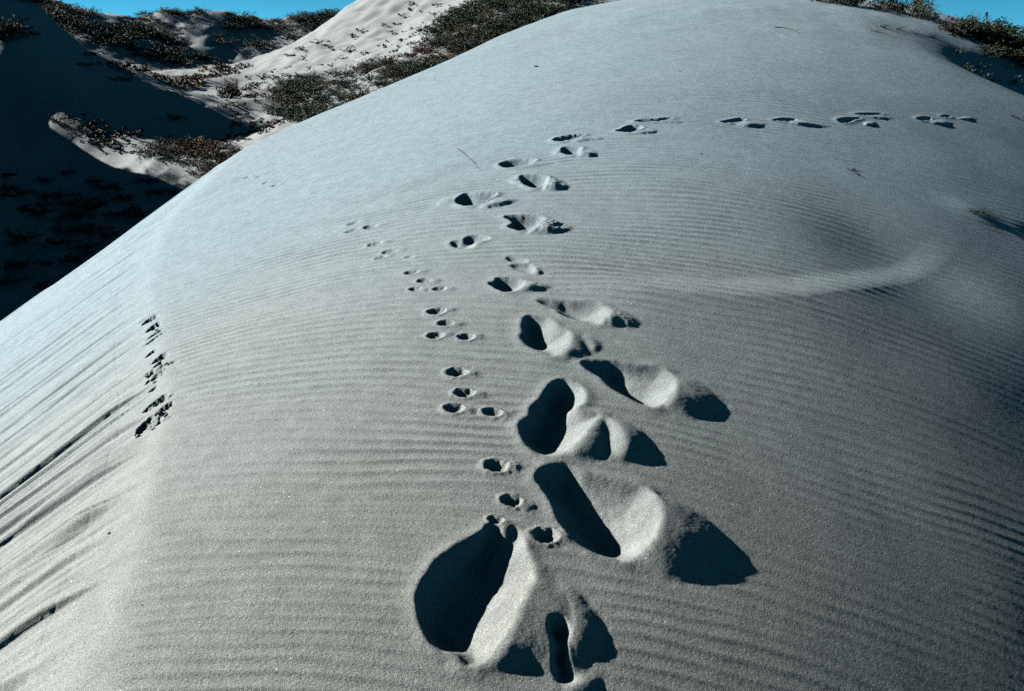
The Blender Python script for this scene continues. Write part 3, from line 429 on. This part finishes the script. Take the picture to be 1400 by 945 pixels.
# the open slip face is a sheet of its own, laid out along the brink, so that its sand tongues stay sharp
def slip_face():
    s = [SF0 - .02]
    while s[-1] < SF1 + .02: s.append(s[-1] + .0055 + .0012 * max(0, s[-1] - 6.0))
    s = np.array(s); d = np.concatenate([np.linspace(.13, .5, 40, endpoint=False), np.linspace(.5, 2.4, 120, endpoint=False), np.linspace(2.4, 8, 60)])
    px = np.interp(s, BS, BP[:, 0]); py = np.interp(s, BS, BP[:, 1]); z0 = np.interp(s, BS, BZ)
    k = np.ones(61) / 61
    tx = np.gradient(px, s); ty = np.gradient(py, s)
    pad = lambda a: np.convolve(np.pad(a, 30, mode='edge'), k, mode='valid')
    tx, ty = pad(tx), pad(ty); n = np.hypot(tx, ty); nxx, nyy = -ty / n, tx / n
    gx = px[:, None] + nxx[:, None] * d[None]; gy = py[:, None] + nyy[:, None] * d[None]
    D2 = np.repeat(d[None], len(s), 0); S2 = np.repeat(s[:, None], len(d), 1)
    f = lambda a: a.ravel()
    zt2 = top(f(gx), f(gy)) + bumps(f(gx), f(gy))
    zs2 = np.repeat(z0[:, None], len(d), 1).ravel() - SLOPE * f(D2) + groove(f(D2), f(S2)) + .0006 * noise(f(gx) * 70, f(gy) * 70, 84)
    r_ = np.interp(f(S2), RR_S, RR); dd = zt2 - zs2
    z = zs2 + np.minimum(dd, 0) - np.log1p(np.exp(-np.abs(dd) / r_)) * r_
    z = z - .012 * smooth(.19, .13, f(D2)) - .02 * smooth(SF0 + .05, SF0 - .02, f(S2)) - .05 * smooth(SF1 - .2, SF1, f(S2))
    m = len(d); i = (np.arange(len(s) - 1)[:, None] * m + np.arange(m - 1)[None, :]).ravel()
    return mesh_np('slip_face', np.stack([f(gx), f(gy), z], 1), quads=np.stack([i, i + m, i + m + 1, i + 1], 1)[:, ::-1], mat=M_SAND)
# crust broken along the brink
_rn = random.Random(12)
for bs, bd, bw, bl, dep in NOTCHES + [[_rn.uniform(7.25, 8.95), _rn.uniform(-.01, .05), _rn.uniform(.008, .018), _rn.uniform(.012, .05), .009] for q in range(16)]:
    u = (S_ - bs) / bw; v = (D - bd) / bl
    m = (np.abs(u) < 1.6) & (np.abs(v) < 1.6)
    uu = u[m] + .5 * noise(S_[m] * 70, D[m] * 70, 91); vv = v[m]
    zt[m] -= dep * smooth(1.0, .75, np.hypot(uu * (1 + .5 * vv), vv))
V = np.stack([xf, yf, zt], 1)
# normals of the whole sheet, so that the pieces cut out of it shade without seams
Zg = zt.reshape(ny, nx)
P3 = np.stack([X, Y, Zg], 2)
du = np.gradient(P3, axis=1); dv = np.gradient(P3, axis=0)
N3 = np.cross(du, dv); N3 /= np.linalg.norm(N3, axis=2, keepdims=True); NV = N3.reshape(-1, 3)
i0 = (np.arange(ny - 1)[:, None] * nx + np.arange(nx - 1)[None, :]).ravel()
Q = np.stack([i0, i0 + 1, i0 + nx + 1, i0 + nx], 1)
ql = lab[Q].max(axis=1)
def submesh(name, q, mat, origin=(0, 0, 0)):
    used, inv = np.unique(q.ravel(), return_inverse=True)
    return mesh_np(name, V[used] - np.array(origin), quads=inv.reshape(-1, 4), mat=mat, normals=NV[used])
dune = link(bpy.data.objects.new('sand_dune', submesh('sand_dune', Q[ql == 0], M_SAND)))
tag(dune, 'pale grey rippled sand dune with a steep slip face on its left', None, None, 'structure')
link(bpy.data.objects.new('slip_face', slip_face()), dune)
roots = {}
order = np.argsort(ql, kind='stable'); qs = ql[order]
for n, (nm, typ, k) in enumerate(kinds, 1):
    a, b = np.searchsorted(qs, [n, n + 1])
    if b <= a: continue
    q = Q[order[a:b]]; key = (typ, k)
    if key not in roots:
        c = V[q.ravel()].mean(0)
        if typ == 'print':
            roots[key] = tag(empty('boot_print', c), PRINTS[k][0], 'footprint', 'boot prints walking up the dune')
        else:
            roots[key] = tag(empty('animal_track', c), TRACKS[k][0], 'animal track', 'animal tracks beside the boot prints')
    r = roots[key]
    link(bpy.data.objects.new({'hollow': 'hollow', 'mound': 'sand_mound', 'paw_print': 'paw_print'}[nm], submesh(nm, q, M_SAND, r.location)), r)
print('dune', round(time.time() - T0, 1))
def ground_at(x, y):
    r = int(np.clip(np.searchsorted(ys, y) - 1, 0, ny - 2)); u = x / hw[r]
    c = int(np.clip(np.searchsorted(us, u) - 1, 0, nx - 2)); fy = (y - ys[r]) / (ys[r + 1] - ys[r]); fx = np.clip((u - us[c]) / (us[c + 1] - us[c]), 0, 1)
    z = Zg; return float((z[r, c] * (1 - fx) + z[r, c + 1] * fx) * (1 - fy) + (z[r + 1, c] * (1 - fx) + z[r + 1, c + 1] * fx) * fy)

# ------------------------------------------------------------------ hills behind the dune
HC = np.array(HILL_PTS)
def _tps():
    n = len(HC); d = np.hypot(HC[:, None, 0] - HC[None, :, 0], HC[:, None, 1] - HC[None, :, 1])
    K = np.where(d > 0, d * d * np.log(d + 1e-9), 0) + .4 * np.eye(n); Pm = np.c_[np.ones(n), HC[:, :2]]
    A = np.block([[K, Pm], [Pm.T, np.zeros((3, 3))]]); return np.linalg.solve(A, np.r_[HC[:, 2], 0, 0, 0])
_w = _tps()
def hill_z(x, y, detail=True):
    x = np.asarray(x, float); y = np.asarray(y, float); xc = np.clip(x, -42, 24); yc = np.clip(y, -8, 62)
    z = _w[-3] + _w[-2] * xc + _w[-1] * yc
    for i in range(len(HC)):
        d2 = (xc - HC[i, 0]) ** 2 + (yc - HC[i, 1]) ** 2
        z = z + _w[i] * .5 * d2 * np.log(d2 + 1e-12)
    # under the dune the ground stays well below it
    if detail:
        z = z + .17 * fbm(x * .35, y * .35, 101, 4) + .06 * fbm(x * 1.7, y * 1.7, 102, 3)
    return z
def sheet(name, x0, x1, y0, y1, nxh, nyh, fn, mat, label):
    gx, gy = np.meshgrid(np.linspace(x0, x1, nxh), np.linspace(y0, y1, nyh))
    gz = fn(gx.ravel(), gy.ravel())
    i = (np.arange(nyh - 1)[:, None] * nxh + np.arange(nxh - 1)[None, :]).ravel()
    me = mesh_np(name, np.stack([gx.ravel(), gy.ravel(), gz], 1), quads=np.stack([i, i + 1, i + nxh + 1, i + nxh], 1), mat=mat)
    return tag(link(bpy.data.objects.new(name, me)), label, None, None, 'structure')
def under(x, y):
    return -1.6 * smooth(2.5, 0, np.abs(x - 3) - 6) * smooth(21, 17, y) 
sheet('dune_hills', -42, 24, 3, 62, 420, 420, lambda x, y: hill_z(x, y) + under(x, y), M_HILL, 'hilly dunes with shadowed left slopes and a lit sandy slope')
def far_z(x, y):
    u = x; cr = np.interp(u, FAR_X, FAR_Z); yc = 62 + .06 * (x + 15)
    d = y - yc
    z = cr - np.where(d < 0, -d * .55, d * .25) 
    z = np.minimum(z, cr - .3 * (np.sqrt(d * d + 1.0) - 1))
    return z + .25 * fbm(x * .3, y * .3, 111, 4) + .1 * fbm(x, y, 112, 3)
sheet('far_hill', -45, 10, 46, 78, 240, 150, far_z, M_HILL, 'far dune hill with scrub along its crest')
me = mesh_np('ground', np.array([(-1500, -1500, -7.5), (1500, -1500, -7.5), (1500, 1500, -7.5), (-1500, 1500, -7.5)], float), quads=np.array([[0, 1, 2, 3]]), mat=M_HILL, smooth_shade=False)
tag(link(bpy.data.objects.new('ground', me)), 'flat sandy ground far below the dunes', None, None, 'structure')
print('hills', round(time.time() - T0, 1))
# ------------------------------------------------------------------ plants
def leaves_mesh(name, seed, n, leaf, spread, height, spiky, mat, droop=0.0):
    """leaf-sized blades set along stems that fan out from the base: unit radius 1"""
    rg = np.random.default_rng(seed); V_, Q_ = [], []
    ns = max(6, n // 22)
    az = rg.uniform(0, 2 * math.pi, ns); el = np.arcsin(rg.uniform(.12, 1, ns)); ln = rg.uniform(.6, 1.12 if not spiky else 1.4, ns)
    cl = fbm(np.cos(az) * 2 + seed, np.sin(az) * 2, seed, 2); ln = ln * (1 + .25 * cl)
    for i in range(n):
        k = rg.integers(ns); t = rg.uniform(.25, 1) ** .7
        d = np.array([math.cos(az[k]) * math.cos(el[k]) * spread, math.sin(az[k]) * math.cos(el[k]) * spread, math.sin(el[k]) * height])
        p = d * ln[k] * t + rg.normal(0, .035, 3) + np.array([0, 0, .03]); p[2] = max(p[2] - droop * t * t, .0)
        a = rg.normal(0, 1, 3) * .8 + d + np.array([0, 0, .3]); a /= np.linalg.norm(a)
        b = np.cross(a, rg.normal(0, 1, 3)); b /= np.linalg.norm(b) + 1e-9
        L = leaf * rg.uniform(.6, 1.35); w = L * rg.uniform(.16, .3)
        c = np.cross(a, b) * w * .5; o = len(V_)
        V_ += [p, p + a * L * .5 + b * w + c, p + a * L, p + a * L * .5 - b * w + c]
        Q_.append([o, o + 1, o + 2, o + 3])
    return mesh_np(name, np.array(V_), quads=Q_, mat=mat, smooth_shade=False)
def stems_mesh(name, seed, ns, spread, height, mat, r=.012, ln0=.5, ln1=.95):
    rg = np.random.default_rng(seed); V_, T_ = [], []
    for i in range(ns):
        az = rg.uniform(0, 2 * math.pi); el = math.asin(rg.uniform(.15, .95)); L = rg.uniform(ln0, ln1)
        e = np.array([math.cos(az) * math.cos(el) * spread, math.sin(az) * math.cos(el) * spread, math.sin(el) * height]) * L
        m = e * .5 + rg.normal(0, .05, 3); m[2] = abs(m[2]); pts = [np.array([0, 0, -.08]), m, e]; rad = [r, r * .7, r * .25]
        o = len(V_)
        for p, q in zip(pts, rad):
            for k in range(3): V_.append(p + q * np.array([math.cos(k * 2.1), math.sin(k * 2.1), .0]))
        for s in range(2):
            for k in range(3):
                a = o + s * 3 + k; b = o + s * 3 + (k + 1) % 3
                T_ += [[a, b, b + 3], [a, b + 3, a + 3]]
    return mesh_np(name, np.array(V_), tris=T_, mat=mat, smooth_shade=False)
SH_GREEN = [(leaves_mesh('foliage', s, 1500, .10, 1, .75, True, M_GREEN), stems_mesh('stems', s, 16, 1, .75, M_STEM)) for s in (1, 2, 3)]
SH_OLIVE = [(leaves_mesh('foliage', s, 1500, .08, 1, .8, False, M_OLIVE), stems_mesh('stems', s, 12, 1, .8, M_STEM)) for s in (4, 5)]
SH_RUSSET = [(leaves_mesh('foliage', s, 900, .12, 1, .5, True, M_RUSSET), stems_mesh('stems', s, 14, 1, .5, M_STEM)) for s in (6, 7)]
SH_BUFF = [(leaves_mesh('foliage', s, 1400, .09, 1, .85, False, M_BUFF), stems_mesh('stems', s, 14, 1, .8, M_STEM)) for s in (8,)]
TUFTS = [leaves_mesh('small_plant', 20 + i, 90, .30, 1, .6, True, m) for i, m in enumerate((M_RUSSET, M_GREEN, M_BUFF, M_RUSSET))]
def shrub(kind, x, y, z, rad, hz, rot, label, group=None, name='dune_shrub', category='shrub'):
    f, s = kind
    e = tag(empty(name, (x, y, z)), label, category, group); e.rotation_euler.z = rot; e.scale = (rad, rad, rad * hz)
    link(bpy.data.objects.new('foliage', f), e); link(bpy.data.objects.new('stems', s), e)
    return e
def scatter(poly, n, rnd, mind):
    p = np.array(poly); out = []; tries = 0
    while len(out) < n and tries < n * 60:
        tries += 1
        x = rnd.uniform(p[:, 0].min(), p[:, 0].max()); y = rnd.uniform(p[:, 1].min(), p[:, 1].max())
        if not inside(np.array([x]), np.array([y]), p)[0]: continue
        if any((x - a) ** 2 + (y - b) ** 2 < mind ** 2 for a, b in out): continue
        out.append((x, y))
    return out
rnd = random.Random(7)
def plant_zone(zone, n, kinds, r0, r1, hz, label, group, mind, name='dune_shrub'):
    for x, y in scatter(ZONES[zone], n, rnd, mind):
        shrub(rnd.choice(kinds), x, y, float(hill_z(x, y)) - .03, rnd.uniform(r0, r1), hz * rnd.uniform(.8, 1.2), rnd.uniform(0, 6.28), label, group, name)
plant_zone('mat', 70, SH_GREEN + SH_OLIVE[:1], .32, .62, .7, 'dark green shrub in the dense mat just beyond the left edge of the dune', 'shrubs of the mat beyond the dune edge', .38)
plant_zone('mat2', 60, SH_GREEN + SH_OLIVE, .4, .75, .65, 'green shrub of the strip running up the sandy hill to the top of the dune', 'shrubs of the upper strip on the sandy hill', .5)
plant_zone('band', 60, SH_OLIVE + SH_RUSSET + SH_GREEN[:1], .3, .5, .6, 'brown and olive shrub in the band along the dune edge up to its top', 'shrubs of the band along the dune edge', .32)
plant_zone('brown', 30, SH_RUSSET + SH_GREEN[:1] + SH_BUFF, .25, .5, .6, 'russet brown shrub in the low patch in the gully by the dune edge', 'russet shrubs in the gully', .3)
plant_zone('ridge', 50, SH_GREEN + SH_RUSSET, .5, .95, .6, 'dark scrub bush on the shaded vegetated ridge left of the gully', 'scrub on the shaded ridge', .5, 'ridge_scrub')
plant_zone('lower', 34, SH_GREEN + SH_RUSSET, .2, .5, .5, 'dark low bush on the dark slope below the small sunlit patch', 'low bushes on the dark lower slope', .4, 'low_bush')
plant_zone('near', 40, SH_GREEN + SH_RUSSET, .25, .6, .45, 'dark low bush on the near shaded hillside at the left', 'low bushes on the near shaded hillside', .5, 'low_bush')
for k in range(46):
    i = rnd.uniform(0, 1); x = np.interp(i, [0, .55, 1], [-22.5, -16., -9.8]); y = 61.5 + rnd.uniform(-2.5, .6) + .06 * (x + 15)
    shrub(rnd.choice(SH_GREEN + SH_OLIVE), x, y, float(far_z(np.array([x]), np.array([y]))[0]) - .05, rnd.uniform(.5, 1.05) * (1.25 if x > -16.5 else .8), .5, rnd.uniform(0, 6.28),
          'tiny dark bush on the crest of the farthest hill', 'bushes on the farthest hill', 'hill_bush')
for x, y in COVER_BUSHES:  # bushes added to hide a sunlit sliver of the hillside
    shrub(SH_GREEN[0], x, y, float(hill_z(x, y)) - .05, .55, .8, x, 'large dark bush added to cover a sunlit sliver at the left edge', 'bushes added over the sunlit sliver', 'low_bush')
for i in range(26):  # out of view, added along the crest to break up its cast shadow
    y = 20.5 + i * .3; x = -13.6 - .5 * rnd.random() - (.5 if 24.4 < y < 26.2 else 0)
    shrub(rnd.choice(SH_GREEN), x, y, float(hill_z(x, y)) - .05, rnd.uniform(.2, .5) * (.6 if 24.2 < y < 26.4 else 1), .7, rnd.uniform(0, 6.28), 'unseen low bush added on the near hill crest to make its shadow ragged', 'added unseen bushes that roughen the hill shadow', 'low_bush')
SH_ROUND = (leaves_mesh('foliage', 9, 2600, .09, 1, .9, False, M_BROWN), stems_mesh('stems', 9, 14, 1, .8, M_STEM))
shrub(SH_ROUND, BUSH_AT[0], BUSH_AT[1], float(hill_z(*BUSH_AT)) - .03, .40, 1.5, 1.0, 'lone round brown bush on the bare lit sand of the gully', None, 'round_bush', 'bush')
def tuft(x, y, z, rad, label, group, mesh, name='small_plant'):
    o = link(bpy.data.objects.new(name, mesh)); o.location = (x, y, z); o.scale = (rad, rad, rad * .8); o.rotation_euler.z = rnd.uniform(0, 6.28)
    return tag(o, label, 'plant', group)
for zone, n, r0, r1, ms, label, group in (
    ('slope', 75, .10, .26, TUFTS, 'small dark plant dotted on the bright sandy hillside', 'small plants on the bright hillside'),
    ('flat', 60, .12, .26, TUFTS, 'small low plant on the lit sandy floor around the round bush', 'small plants on the gully floor'),
    ('fringe', 40, .2, .4, [TUFTS[0], TUFTS[2]], 'russet and buff plant in the belt at the foot of the shaded ridge', 'plants at the foot of the ridge'),
    ('strip', 60, .15, .34, [TUFTS[0], TUFTS[2], TUFTS[3]], 'russet plant on the narrow lit strip between two shadows', 'plants on the narrow lit strip'),
    ('patch', 36, .14, .3, [TUFTS[0], TUFTS[2], TUFTS[1]], 'reddish plant on the small sunlit patch inside the shadow at left', 'plants on the small sunlit patch')):
    for x, y in scatter(ZONES[zone], n, rnd, .22):
        tuft(x, y, float(hill_z(x, y)) - .02, rnd.uniform(r0, r1), label, group, rnd.choice(ms))
for x, y in EDGE_PLANTS:
    tuft(x, y, float(hill_z(x, y)), .22, 'pale dry plant in the shade just past the dune edge', 'dry plants past the dune edge', TUFTS[2])

# plants at the top right of the dune
RL = ['low dark shrub at the top of the dune left of the rounded green one', 'leafy shrub on the crest between pale sand and the gap of sky',
      'left end of the rounded green shrub row under the blue sky', 'tallest rounded green shrub on the skyline at top right', 'right end of the rounded shrub row, above dead twigs']
for i, (x, y, w, h) in enumerate(RIDGE_SHRUBS):
    shrub((SH_OLIVE + SH_GREEN)[(0, 2, 1, 0, 1)[i]], x, y + .15, ground_at(x, y + .15) - .03, w * 1.45, h / w / .8, i * 1.3, RL[i], None)
DEADM = stems_mesh('dead_twigs', 77, 26, 1, .5, M_TWIG, .02, .5, 1.1)
for i, (x, y) in enumerate(DEAD_TWIGS):
    o = link(bpy.data.objects.new('dead_twigs', DEADM)); o.location = (x, y, ground_at(x, y)); o.scale = (.2, .16, .11); o.rotation_euler.z = i * 1.9
    tag(o, 'dead dark twigs lying on the sand below the rounded green shrubs', 'twigs', 'dead twigs under the skyline shrubs')
def grass_mesh(seed, n, mat):
    rg = np.random.default_rng(seed); V_, Q_ = [], []
    for i in range(n):
        a = rg.uniform(0, 6.28); lean = rg.uniform(.1, .8); L = rg.uniform(.5, 1.1); p = np.array([*rg.normal(0, .14, 2), -.04]); d = np.array([math.cos(a), math.sin(a), 0]); w = np.array([-d[1], d[0], 0]) * .012
        for s in range(3):
            t0, t1 = s / 3, (s + 1) / 3
            q = [p + d * lean * L * t * t * .7 + np.array([0, 0, L * (t - .25 * lean * t * t)]) for t in (t0, t1)]
            o = len(V_); V_ += [q[0] - w * (1 - t0), q[0] + w * (1 - t0), q[1] + w * (1 - t1 + .05), q[1] - w * (1 - t1 + .05)]; Q_.append([o, o + 1, o + 2, o + 3])
    return mesh_np('dune_grass', np.array(V_), quads=Q_, mat=mat, smooth_shade=False)
GM = [grass_mesh(5, 60, M_BUFF), grass_mesh(6, 60, M_OLIVE)]
for i, (x, y) in enumerate(GRASS_AT):
    o = link(bpy.data.objects.new('dune_grass', GM[i % 2])); o.location = (x, y + .1, ground_at(x, y + .1)); s = .17 + .05 * (i % 3); o.scale = (s, s, s * 1.1); o.rotation_euler.z = i * 2.2
    tag(o, 'thin grass tuft on the skyline above the dark hollow at top right', 'grass tuft', 'grass tufts above the dark hollow')
    shrub((SH_GREEN + SH_GREEN)[i % 4], x + .12, y + .2, ground_at(x + .12, y + .2) - .02, .34 + .06 * (i % 3), .5, i * 1.1, 'low dark scrub among the grass tufts on the right skyline', 'scrub on the right skyline')
    shrub(SH_GREEN[i % 3], x + .3, y - .25, ground_at(x + .3, y - .25) - .03, .26 + .05 * (i % 3), .4, i * 1.7, 'low dark scrub among the grass tufts on the right skyline', 'scrub on the right skyline')
for i, (x, y) in enumerate(HOLLOW_PLANTS):
    tuft(x, y, ground_at(x, y), .08 + .02 * (i % 3), 'little plant in the dark hollow at the top right of the dune', 'plants in the dark hollow', TUFTS[1])
SPL = ['single dark half buried plant on bare sand below the turn of the boot prints', 'small green plant poking out of the rippled sand in the right half',
       'middle and largest of three half buried dark plants in a row by the right edge', 'sparse dark twiggy plant on the smooth upper dune',
       'small yellow green sprout at the right end of the boot print trail, left one', 'small yellow green sprout at the very right end of the boot print trail',
       'upper left one of three half buried dark plants in a row by the right edge', 'lower right one of three half buried dark plants in a row by the right edge']
for i, (x, y) in enumerate(SMALL_PLANTS):
    tuft(x, y, ground_at(x, y) - .01, (.05, .06, .10, .08, .06, .06, .07, .06)[i], SPL[i], None, TUFTS[(3, 1, 1, 3, 1, 1, 1, 1)[i]], 'half_buried_plant').scale.z *= .4
# twigs, scraps and crumbs lying on the sand
def tube_path(pts, r):
    V_, T_ = [], []
    for i, p in enumerate(pts):
        rr = r * (1 - .6 * i / (len(pts) - 1))
        for k in range(4): V_.append(np.array(p) + rr * np.array([math.cos(k * 1.571), .4 * math.sin(k * 1.571), math.sin(k * 1.571)]))
    for i in range(len(pts) - 1):
        for k in range(4): T_.append([i * 4 + k, i * 4 + (k + 1) % 4, i * 4 + 4 + (k + 1) % 4, i * 4 + 4 + k])
    return np.array(V_), T_
def twig(name, path, r, label):
    p = catmull(path, False, 4); c = p.mean(0); z0 = ground_at(*c)
    pts = [(a[0] - c[0], a[1] - c[1], ground_at(a[0], a[1]) + r * .7 - z0) for a in p]
    v, q = tube_path(pts, r); o = link(bpy.data.objects.new(name, mesh_np(name, v, quads=q, mat=M_TWIG, smooth_shade=False))); o.location = (c[0], c[1], z0)
    return tag(o, label, 'twig')
twig('twig', LONG_TWIG, .003, 'long thin dark twig lying on bare sand above the middle boot prints')
twig('twig', TWIG_TWO, .006, 'dark stick on the smooth sand near the top of the dune')
rs = random.Random(3)
SCR = []
for s in range(4):
    v, q = tube_path([(-.5, 0, 0), (-.1, .12 * s - .1, .1), (.2, .0, .05), (.55, -.1, 0)], .14)
    SCR.append(mesh_np('plant_scrap', v, quads=q, mat=M_TWIG, smooth_shade=False))
for i, (x, y) in enumerate(SCRAPS[:20]):
    o = link(bpy.data.objects.new('plant_scrap', SCR[i % 4])); s = rs.uniform(.009, .020); o.location = (x, y, ground_at(x, y) + s * .08); o.scale = (s, s, s); o.rotation_euler.z = rs.uniform(-1, 1)
    tag(o, 'tiny dark scrap of dry plant lying loose on the dune top', 'plant scrap', 'plant scraps scattered on the dune')
def lump(seed, mat, name):
    import bmesh
    bm = bmesh.new(); bmesh.ops.create_icosphere(bm, subdivisions=2, radius=1)
    for v in bm.verts:
        n = mnoise.noise(v.co * 1.3 + Vector((seed, 0, 0))); v.co *= 1 + .45 * n; v.co.z *= .6
    me = bpy.data.meshes.new(name); bm.to_mesh(me); bm.free(); me.materials.append(mat); return me
CL = [lump(s * 3.1, M_SAND, 'sand_clod') for s in range(4)]
for i, (x, y, w) in enumerate(CLODS):
    o = link(bpy.data.objects.new('sand_clod', CL[i % 4])); o.location = (x, y, ground_at(x, y) + w * .3); o.scale = (w, w, w); o.rotation_euler = (rs.uniform(-.5, .5), rs.uniform(-.5, .5), rs.uniform(0, 6))
    tag(o, 'crumbled clod of sand broken off along the sharp edge of the dune', 'sand clod', 'sand clods along the dune edge')
M_RED = plain('red_stone', (.22, .09, .06), 200)
for i, (x, y, w) in enumerate(STONES):
    o = link(bpy.data.objects.new('pebble', lump(40 + i, M_RED, 'pebble'))); o.location = (x, y, ground_at(x, y) + w * .3); o.scale = (w, w, w)
    tag(o, ('reddish pebble at the far left low on the slip face', 'tiny dark pebble on the smooth pale sand below the last groove')[i], 'pebble')
print('done', round(time.time() - T0, 1))
